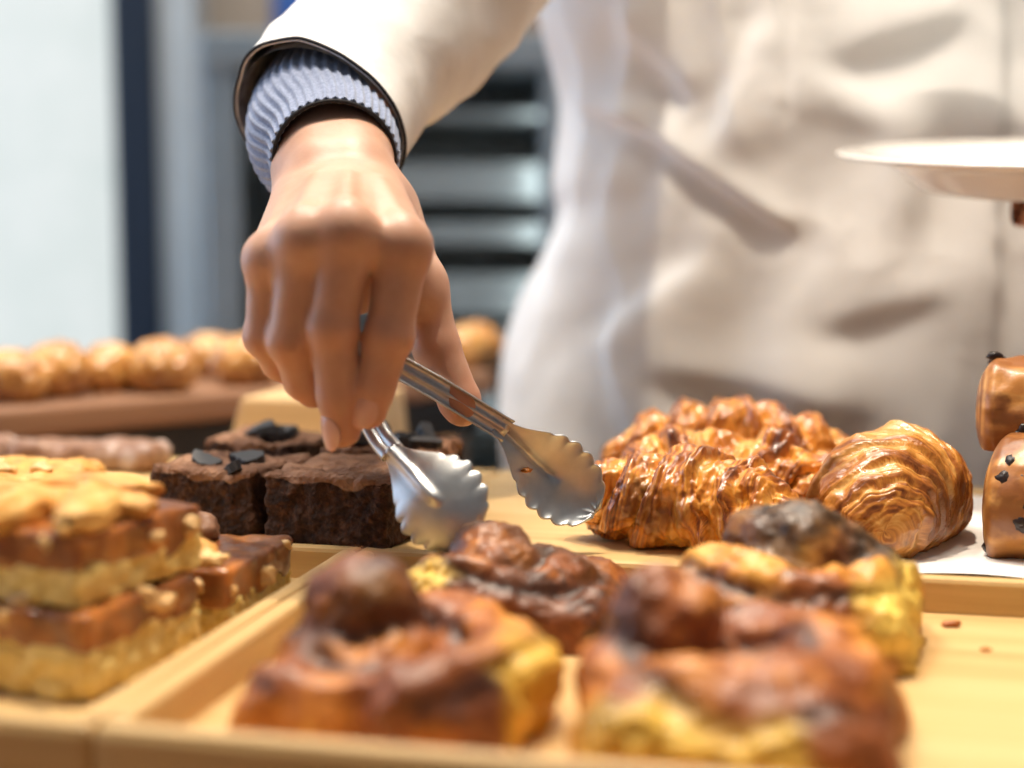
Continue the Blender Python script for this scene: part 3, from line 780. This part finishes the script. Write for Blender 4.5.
for k, (px, py, off, rz, where) in enumerate(spots):
    # walk along the board to the column of this pastry
    best = None
    for u in np.linspace(-.05, 1.05, 400):
        q_ = P0 + dv * Lb * u + nv * off
        e = abs(512 + FPX * q_[0] / (q_[1] * CP) - px)
        if best is None or e < best[0]: best = (e, q_)
    q_ = best[1]
    kd = k % 2
    lab = 'small golden pastry on the back board, ' + where
    if kd not in base_objs:
        o = croissant('pastry', lab, (q_[0], q_[1], ZS + .0005), R(rz), MAT['pastry_pale'], bgd[kd][0], 'pastries on the back board', cat='pastry'); base_objs[kd] = o
    else:
        o = copy_tree(base_objs[kd]); o.location = (q_[0], q_[1], ZS + .0005); o.rotation_euler = (0, 0, R(rz)); o['label'] = lab
# tan card box between board and brownies
p = at(335, 470, .86)
cb_ = thing('tan_box', 'low tan wooden box behind the brownies under the hand', 'box', (p[0] - .024, p[1] + .085, 0.9055), R(-14))
v = [(-.055, -.05, 0), (.055, -.05, 0), (.055, .05, 0), (-.055, .05, 0), (-.036, -.045, .068), (.050, -.045, .068), (.050, .045, .068), (-.036, .045, .068)]
bevel(mk('box_body', v, boxvf((0, 0, 0), (1, 1, 1))[1], MAT['tan'], cb_, smooth=False), .003)

# ------------------------------------------------------------------ tongs
tg = thing('serving_tongs', 'stainless steel serving tongs with two scalloped scoops held in the hand', 'tongs', at(376, 430, .566))
HG = at(322, 316, .598)
near = spline([HG, at(350, 378, .586), at(377, 432, .575), at(392, 452, .568)], 40)
far = spline([HG, at(358, 344, .597), at(440, 390, .598), at(508, 431, .604)], 40)
PROF = [(-5.0, 2.0), (-4.7, 0.0), (-4.0, -.9), (-.7, -.9), (0, .9), (.7, -.9), (4.0, -.9), (4.7, 0.0), (5.0, 2.0)]
def arm(path, name, wdir_hint, flip):
    t = np.gradient(path, axis=0); t /= np.linalg.norm(t, axis=1)[:, None]
    view = path - np.array([0, 0, CZ]); view /= np.linalg.norm(view, axis=1)[:, None]
    wd = np.cross(t, view); wd /= np.linalg.norm(wd, axis=1)[:, None]
    nn = np.cross(wd, t)
    P = np.zeros((len(path), len(PROF), 3))
    for j, (a, b) in enumerate(PROF):
        P[:, j] = path + wd * a * .001 + nn * b * .001 * flip
    v, q = gridvf(P)
    o = mk(name, v, q, MAT['steel'], tg, rel=True)
    so = o.modifiers.new('thick', 'SOLIDIFY'); so.thickness = .0009; so.offset = 0
    return o
arm_n = arm(near, 'tong_arm', None, 1); arm_f = arm(far, 'tong_arm', None, -1)
v, q = blob((.007, .007, .007), 16, 0, 1, 0); mk('hinge', v + HG, q, MAT['steel'], tg, rel=True)
def scoop(N_, T_, tilt, bulge, seed, wmax=.0185):
    N_ = np.asarray(N_); T_ = np.asarray(T_); L = np.linalg.norm(T_ - N_); t = (T_ - N_) / L
    view = N_ - np.array([0, 0, CZ]); view /= np.linalg.norm(view)
    wd = np.cross(t, view); wd /= np.linalg.norm(wd); nn = np.cross(wd, t)     # nn away from the camera
    c, s_ = math.cos(tilt), math.sin(tilt); wd, nn = wd * c + nn * s_, nn * c - wd * s_
    nu, nv = 90, 61
    P = np.zeros((nu, nv, 3))
    for i in range(nu):
        u = i / (nu - 1)
        w_ = .0042 + (wmax - .0042) * float(sstep(0.0, .58, u))
        if u > .60: w_ *= math.sqrt(max(1 - ((u - .60) / .405) ** 2.2, 0.0))
        sc = 1 - 0.11 * (1 - abs(math.sin(u * math.pi * 8.0))) * float(sstep(.25, .45, u))
        for j in range(nv):
            a = j / (nv - 1) * 2 - 1
            x = a * w_ * (1 - (1 - sc) * abs(a) ** 5)
            dep = bulge * (1 - a * a) * (0.35 + .65 * float(sstep(0, .5, u))) * w_ / wmax
            g = math.exp(-(x / .0022) ** 2) * (1 - float(sstep(.55, .68, u))) * .0022
            end = 0.001 * (abs(math.sin(a * math.pi * 2.5 + math.pi / 2)) - 1) * float(sstep(.9, 1, u)) * 1.5
            P[i, j] = N_ + t * (u * L + end) + wd * x + nn * (dep - math.copysign(g, bulge) * -1)
    v, q = gridvf(P)
    o = mk('scoop', v, q, MAT['scoop'], tg, rel=True)
    so = o.modifiers.new('thick', 'SOLIDIFY'); so.thickness = .0008; so.offset = 0
    return o
scoop(near[-3], at(474, 536, .552), R(-8), -.006, 1, .0205).parent = arm_n
sc_f = scoop(far[-3], at(597, 513, .612), R(10), .006, 2, .0190); sc_f.parent = arm_f
v, q = blob((.0028, .004, .0012), 10, .3, 2, 5)
mk('food_stain', v + at(526, 470, .6085), q, MAT['bun'], tg, rel=True)

# ------------------------------------------------------------------ the baker
pers = thing('person', 'person in a white coat reaching down with tongs and holding a white plate', 'person', (0.27, 1.10, 0.0))
# right hand and forearm
WR = at(340, 172, .632)
CUFF = at(335, 142, .662)
ELB = at(505, -95, .82)
fa = [ELB, at(420, 12, .765), at(352, 78, .712), CUFF, at(337, 158, .646), WR]
def hand_field():
    lo = np.minimum.reduce([at(235, 460, .53), at(235, 100, .50), ]) ; 
    lo = np.array([at(235, 300, .62)[0] - .01, 0.49, at(350, 460, .55)[2] - .012]); hi = np.array([at(490, 300, .62)[0] + .012, 0.70, at(350, 95, .69)[2] + .012])
    f = Field(lo, hi, 0.00125)
    mcp = dict(i=at(402, 250, .558), m=at(347, 236, .549), r=at(305, 243, .552), p=at(271, 264, .562))
    fin = dict(
        i=[mcp['i'], at(389, 336, .555), at(374, 388, .556), at(369, 411, .557)],
        m=[mcp['m'], at(332, 328, .551), at(338, 395, .555), at(343, 430, .558)],
        r=[mcp['r'], at(292, 340, .557), at(304, 380, .566), at(313, 391, .571)],
        p=[mcp['p'], at(266, 336, .566), at(280, 362, .576), at(293, 372, .583)])
    rad = dict(i=[.0112, .0096, .0086, .0076], m=[.0112, .0100, .0088, .0076], r=[.0106, .0096, .0084, .0074], p=[.0098, .0086, .0077, .0068])
    Pm = None
    def addp(d, k=.010):
        nonlocal Pm
        Pm = d if Pm is None else smin(Pm, d, k)
    bases = dict(i=at(369, 192, .630), m=at(350, 188, .628), r=at(328, 190, .630), p=at(308, 197, .634))
    for k in 'imrp':
        addp(f.cone(bases[k], mcp[k], .0155, .0118 if k != 'p' else .0105), .012)
    back = np.array([0, .012, -.012])
    addp(f.cone(at(345, 205, .632) + back * .5, at(352, 255, .578) + back, .017, .014), .012)
    addp(f.cone(at(305, 210, .630) + back * .4, at(288, 265, .582) + back * .6, .014, .011), .012)
    # thumb ball
    tcmc = at(388, 215, .640); tm = at(420, 285, .615); tip_ = at(436, 346, .611); tt = at(460, 402, .608)
    addp(f.cone(tcmc, tm, .0155, .0115), .014)
    addp(f.cone(at(400, 245, .600), at(415, 295, .604), .010, .009), .012)
    # forearm: oval, wider across than deep
    for a, b, ra, rb in ((fa[2], fa[3], .0235, .0225), (fa[3], fa[4], .0225, .0215), (fa[4], WR, .0215, .020)):
        for sx in (-1, 1):
            off = np.array([.0060 * sx, 0, 0]); addp(f.cone(a + off, b + off, ra * .9, rb * .9), .006)
    addp(f.ell(at(294, 172, .645), (.009, .012, .009)), .012)      # wrist bone
    F = Pm
    H = None
    for k in 'imrp':
        c = f.chain(fin[k], rad[k], .0025)
        # knuckle swelling
        c = smin(c, f.ell(fin[k][1], (rad[k][1] * 1.0,) * 3), .004)
        H = c if H is None else smin(H, c, .0012)
    F = smin(F, H, .0055)
    for k in 'imrp': F = smin(F, f.ell(mcp[k] + np.array([0, -.0022, .0040]), (.0088, .009, .0085)), .008)
    th = f.chain([tm, tip_, tt, tt + (tt - tip_) * .12], [.0118, .0106, .0094, .0080], .003)
    F = smin(F, th, .006)
    # tendons and veins on the back of the hand
    for k, r_ in (('m', .0024), ('r', .0022), ('p', .0018), ('i', .0022)):
        a = mcp[k] + np.array([0, -.004, .0108]); b = bases[k] + np.array([0, -.004, .0140])
        F = smin(F, f.cone(a, a + (b - a) * .6, r_, r_ * .5), .006)
    return f, F, fin, rad, mcp, (tip_, tt)
fh, FF, FIN, RAD, MCP, THB = hand_field()
hv, hq = fh.mesh(FF); hv = relax(hv, hq, 2, .5)
red = np.zeros(len(hv))
for k in 'imrp':
    for j, a in ((0, .35), (1, .55), (2, .35), (3, .75)):
        red = np.maximum(red, a * np.exp(-(np.linalg.norm(hv - FIN[k][j], axis=1) / (.011 if j < 3 else .013)) ** 4))
for p_, a in ((THB[0], .4), (THB[1], .8)): red = np.maximum(red, a * np.exp(-(np.linalg.norm(hv - p_, axis=1) / .013) ** 4))
# rest of the body under the clothes: upper arms, torso, neck, head, hips and legs (coarse)
fb = Field((-.12, .62, .02), (.72, 1.34, 1.78), .014)
SHR, SHL = np.array([.09, 1.12, 1.40]), np.array([.45, 1.12, 1.40])
PL = np.array([.365, .80, 1.096])         # under the plate
ELL = np.array([.53, .93, 1.13])
B = fb.ell((.27, 1.12, 1.27), (.150, .095, .22))
B = smin(B, fb.ell((.27, 1.12, 1.02), (.150, .10, .16)), .05)
B = smin(B, fb.chain([SHR, SHL], [.055, .055]), .04)
B = smin(B, fb.chain([SHR, ELB, fa[1]], [.048, .036, .026]), .01)
B = smin(B, fb.chain([SHL, ELL, PL + (ELL - PL) * .33], [.050, .040, .028]), .02)
B = smin(B, fb.cone((.27, 1.11, 1.42), (.27, 1.09, 1.55), .055, .05), .03)
B = smin(B, fb.ell((.27, 1.07, 1.64), (.074, .095, .112)), .02)
B = smin(B, fb.cone((.27, .975, 1.625), (.27, .962, 1.605), .012, .015), .01)
for sx in (-1, 1):
    B = smin(B, fb.chain([(.27 + sx * .085, 1.12, .93), (.27 + sx * .09, 1.11, .50), (.27 + sx * .09, 1.13, .10), (.27 + sx * .09, 1.13, .07)], [.085, .06, .04, .042]), .03)
    B = smin(B, fb.chain([(.27 + sx * .09, 1.15, .06), (.27 + sx * .10, .99, .045)], [.04, .032]), .02)
    B = smin(B, fb.ell((.27 + sx * .075, 1.09, 1.63), (.012, .02, .03)), .008)
bv_, bq_ = fb.mesh(B)
# left hand under the plate: palm up, fingers fanned
fl = Field(PL + np.array([-.075, -.105, -.06]), PL + np.array([.10, .09, .045]), .0016)
A_ = (ELL - PL) / np.linalg.norm(ELL - PL); side = np.cross(A_, (0, 0, 1)); side /= np.linalg.norm(side)
fwd = -A_ * np.array([1, 1, 0]); fwd /= np.linalg.norm(fwd)
L_ = None
for k in range(4):
    o = side * (-.030 + .02 * k)
    m_ = PL + o + fwd * .012 + np.array([0, 0, -.006])
    d_ = fl.cone(PL + o * .55 - fwd * .065, m_, .014, .0105); L_ = d_ if L_ is None else smin(L_, d_, .01)
for k in range(4):
    o = side * (-.030 + .02 * k); ln = (.062, .074, .070, .056)[k]
    m_ = PL + o + fwd * .012 + np.array([0, 0, -.006]); dr = fwd + side * (-.16 + .107 * k); dr /= np.linalg.norm(dr)
    L_ = smin(L_, fl.chain([m_, m_ + dr * ln * .5 + np.array([0, 0, .001]), m_ + dr * ln * .8 + np.array([0, 0, .004]), m_ + dr * ln + np.array([0, 0, .008])], [.0102, .009, .008, .007]), .003)
tb = PL - side * .028 - fwd * .045
L_ = smin(L_, fl.chain([tb, tb - side * .028 + fwd * .022, tb - side * .036 + fwd * .052 + np.array([0, 0, .004])], [.014, .0108, .0085]), .008)
L_ = smin(L_, fl.chain([PL - fwd * .06, PL - fwd * .13 + np.array([0, 0, .004])], [.022, .024]), .015)
lv_, lq_ = fl.mesh(L_); lv_ = relax(lv_, lq_, 1)
nb, nh = len(hv), len(hv) + len(bv_)
body_v = np.concatenate([hv, bv_, lv_]); body_f = np.concatenate([hq, bq_ + nb, lq_ + nh])
bdy = mk('body', body_v, body_f, MAT['skin'], pers, rel=True, attrs=dict(red=np.concatenate([red, np.zeros(len(bv_)), .3 * np.ones(len(lv_))])))
# fingernails
def nail(c, down, face, w_=.0062, l_=.0075):
    down = np.asarray(down) / np.linalg.norm(down); face = np.asarray(face, float); face = face - down * (face @ down); face /= np.linalg.norm(face)
    sd = np.cross(down, face)
    n_ = 17; P = np.zeros((n_, n_, 3))
    for i in range(n_):
        for j in range(n_):
            a = i / (n_ - 1) * 2 - 1; b = j / (n_ - 1) * 2 - 1
            x = a * math.sqrt(1 - b * b / 2); y_ = b * math.sqrt(1 - a * a / 2)
            P[i, j] = c + sd * x * w_ + down * y_ * l_ + face * (.0019 - .0030 * x * x - .0010 * y_ * y_)
    v, q = gridvf(P)
    o = mk('fingernail', v, q, MAT['nail'], pers, rel=True); o.parent = bdy; so = o.modifiers.new('thick', 'SOLIDIFY'); so.thickness = .0006; so.offset = 0
def nail_on(k, face, back=0.25, **kw):
    d = FIN[k][3] - FIN[k][2]; c = FIN[k][3] - d * back; face = np.asarray(face, float)
    dn = d / np.linalg.norm(d); fc = face - dn * (face @ dn); fc /= np.linalg.norm(fc)
    nail(c + fc * (RAD[k][3] * .5 + RAD[k][2] * .5 - .0012), d, fc, **kw)
nail_on('i', (-.28, -1, .05), 0.12); nail_on('m', (-.75, -.75, 0), 0.05)


# knitted cuff
def clothes_tube(pts, rad, n=96, m=60, rib=0, ribamp=0, wr=0, seed=0, sq=1.0):
    d = spline(np.concatenate([np.asarray(pts), np.asarray(rad)[:, None]], 1), m)
    c, r = d[:, :3], d[:, 3]
    t, S, N_ = frames(c)
    a = np.linspace(0, 2 * math.pi, n, endpoint=False)
    dirs = np.cos(a)[None, :, None] * S[:, None] + np.sin(a)[None, :, None] * N_[:, None]
    rr = np.repeat(r[:, None], n, 1)
    if rib: rr = rr + ribamp * np.cos(a * rib)[None, :]
    P = c[:, None] + dirs * rr[..., None]
    if wr:
        w1 = fbm(P * np.array([16, 16, 16]) + seed, seed, 3); w2 = 1 - np.abs(vnoise(P * 24 + seed * 2, seed + 4)) * 2
        P = P + dirs * (wr * (w1 + .6 * w2))[..., None]
    return P
cp = [at(335, 160, .644), at(333, 150, .659), at(325, 138, .682), at(334, 116, .705), at(372, 66, .745)]
P = clothes_tube(cp, [.0296, .0320, .0380, .0398, .040], 352, 50, 44, .0007)
o = mk('sweater_cuff', *gridvf(P, wrap_v=True), MAT['knit'], pers, rel=True); so = o.modifiers.new('thick', 'SOLIDIFY'); so.thickness = .0022; so.offset = -1
P = clothes_tube([at(335, 161, .6425)] + cp[1:], [.0290, .0296, .033, .036, .036], 96, 40)
kc = o; o = mk('cuff_lining', *gridvf(P, wrap_v=True), MAT['black_cloth'], pers, rel=True); so = o.modifiers.new('thick', 'SOLIDIFY'); so.thickness = .0016; so.offset = -1
o.parent = kc
# coat sleeve
sp = [at(314, 124, .690), at(330, 105, .706), at(366, 67, .735), at(432, 8, .778), ELB, SHR * .5 + ELB * .5 + np.array([0, .01, .01]), SHR + np.array([.01, 0, -.01])]
P = clothes_tube(sp, [.0435, .0440, .0455, .049, .056, .066, .085], 180, 150, wr=.0030, seed=5)
o = mk('coat_sleeve', *gridvf(P, wrap_v=True), MAT['coat'], pers, rel=True); so = o.modifiers.new('thick', 'SOLIDIFY'); so.thickness = .0016; so.offset = -1
v, q = tube(np.concatenate([P[0], P[0][:2]]), .0009, 8, False); csl = o; mk('sleeve_trim', v, q, MAT['black_cloth'], pers, rel=True).parent = csl
P2 = clothes_tube(sp[:3], [.0410, .0400, .0395], 96, 40, seed=5)
mk('sleeve_lining', *gridvf(P2, wrap_v=True), MAT['lining'], pers, rel=True).parent = csl
# left sleeve
P = clothes_tube([PL + (ELL - PL) * .50, PL + (ELL - PL) * .75, ELL, SHL * .5 + ELL * .5 + np.array([.02, 0, 0]), SHL], [.042, .046, .056, .066, .085], 120, 90, wr=.003, seed=8)
o = mk('coat_sleeve', *gridvf(P, wrap_v=True), MAT['coat'], pers, rel=True); so = o.modifiers.new('thick', 'SOLIDIFY'); so.thickness = .0016; so.offset = -1
# coat body
prof = [  # z, left x, right x, front y, back y
    (.55, -.025, .585, .955, 1.31), (.70, -.022, .58, .950, 1.30), (.86, -.018, .565, .945, 1.285), (.957, -.008, .55, .945, 1.27), (1.02, .006, .54, .948, 1.26), (1.065, .022, .525, .952, 1.25), (1.10, .035, .51, .955, 1.245),
    (1.126, .032, .508, .957, 1.245), (1.165, .037, .505, .958, 1.245), (1.20, .036, .505, .96, 1.245), (1.26, .020, .52, .965, 1.25), (1.34, .02, .52, .985, 1.25), (1.40, .055, .485, 1.01, 1.235), (1.44, .13, .41, 1.04, 1.20), (1.455, .19, .35, 1.06, 1.17)]
nz, na = 330, 420
pf = spline(prof, nz)
aa = np.linspace(0, 2 * math.pi, na, endpoint=False)
P = np.zeros((nz, na, 3))
ex = 0.72
ca = np.sign(np.cos(aa)) * np.abs(np.cos(aa)) ** ex; sa = np.sign(np.sin(aa)) * np.abs(np.sin(aa)) ** ex
hx = (pf[:, 2] - pf[:, 1]) / 2; hy = (pf[:, 4] - pf[:, 3]) / 2
P[..., 0] = ((pf[:, 1] + pf[:, 2]) / 2)[:, None] + hx[:, None] * ca[None]
P[..., 1] = ((pf[:, 3] + pf[:, 4]) / 2)[:, None] + hy[:, None] * sa[None]
P[..., 2] = pf[:, 0][:, None]
# folds
def seg(P, a, b):
    ax, az = a; bx, bz = b
    px, pz = P[..., 0] - ax, P[..., 2] - az; dx, dz = bx - ax, bz - az; L2 = dx * dx + dz * dz
    t = (px * dx + pz * dz) / L2; tc = np.clip(t, 0, 1)
    return np.hypot(px - tc * dx, pz - tc * dz), (px * -dz + pz * dx) / math.sqrt(L2), t
dirn = np.stack([P[..., 0] - .27, P[..., 1] - 1.1, 0 * P[..., 0]], -1); dirn /= np.linalg.norm(dirn, axis=-1)[..., None]
warp = 0.02 * fbm(P * 9, 3, 2)[..., None]
disp = .0052 * fbm((P + warp) * np.array([11, 11, 6.5]), 12, 3)
disp += .0036 * (1 - 2 * np.abs(vnoise((P + warp) * np.array([17, 17, 9]), 31)))
low = sstep(1.10, .98, P[..., 2])
disp += low * .008 * np.sin(P[..., 0] * 62 + 1.5 * np.sin(P[..., 2] * 14)) * sstep(.32, .12, P[..., 0])
front = sstep(1.06, .98, P[..., 1])
def wp(px, py, d=.955):
    q_ = at(px, py, d); return (q_[0], q_[2])
for a, b, wd_, h in ((wp(560, 85), wp(640, 122), .012, .006), (wp(635, 118), wp(782, 228), .010, .007), (wp(700, 262), wp(600, 340), .020, .005), (wp(760, 20), wp(720, 140), .022, .005), (wp(830, 330), wp(930, 300), .020, .003), (wp(620, 10), wp(690, 90), .018, .006), (wp(845, 60), wp(960, 20), .02, .004), (wp(680, 380), wp(840, 420), .02, .006)):
    d_, sg, t = seg(P, a, b)
    endf = sstep(-.25, .15, t) * sstep(1.25, .85, t)
    disp += front * endf * h * np.exp(-(d_ / (wd_ * 1.6)) ** 2) * np.tanh(sg / (wd_ * .45))
# overlap edge of the front and pocket seam
xe = at(1001, 200, .955)[0]
disp += front * .004 * sstep(xe + .0015, xe - .0015, P[..., 0])
xs = at(792, 60, .955)[0]
disp -= front * .0018 * np.exp(-((P[..., 0] - xs) / .0025) ** 2) * sstep(1.15, 1.17, P[..., 2])
P = P + dirn * disp[..., None]
v, q = gridvf(P, wrap_v=True); q = [tuple(x) for x in q.tolist()]
q.append(tuple(range((nz - 1) * na, nz * na)))
mk('coat', v, q, MAT['coat'], pers, rel=True)

# plate on the left hand
pc = at(1066, 156, .80)
plt = thing('plate', 'white porcelain plate held level at the right edge', 'plate', (pc[0], pc[1], pc[2] - .020), 0)
prf = [(0, .004), (.060, .004), (.075, .0055), (.088, .0125), (.094, .0180), (.105, .0205), (.128, .0235), (.1305, .0230), (.1305, .0212), (.104, .0175), (.096, .0130), (.085, .0030), (.078, .0), (.070, .0), (.068, .002), (0, .002)]
pr_ = np.array(prf); nph = 96; ph = np.linspace(0, 2 * math.pi, nph, endpoint=False)
P = np.stack([pr_[:, 0][:, None] * np.cos(ph), pr_[:, 0][:, None] * np.sin(ph), np.repeat(pr_[:, 1][:, None], nph, 1)], -1)
mk('plate_body', *[x[::1] for x in gridvf(P, wrap_v=True)], MAT['porcelain'], plt)
plt.rotation_euler = (R(7.5), R(-1.0), 0)
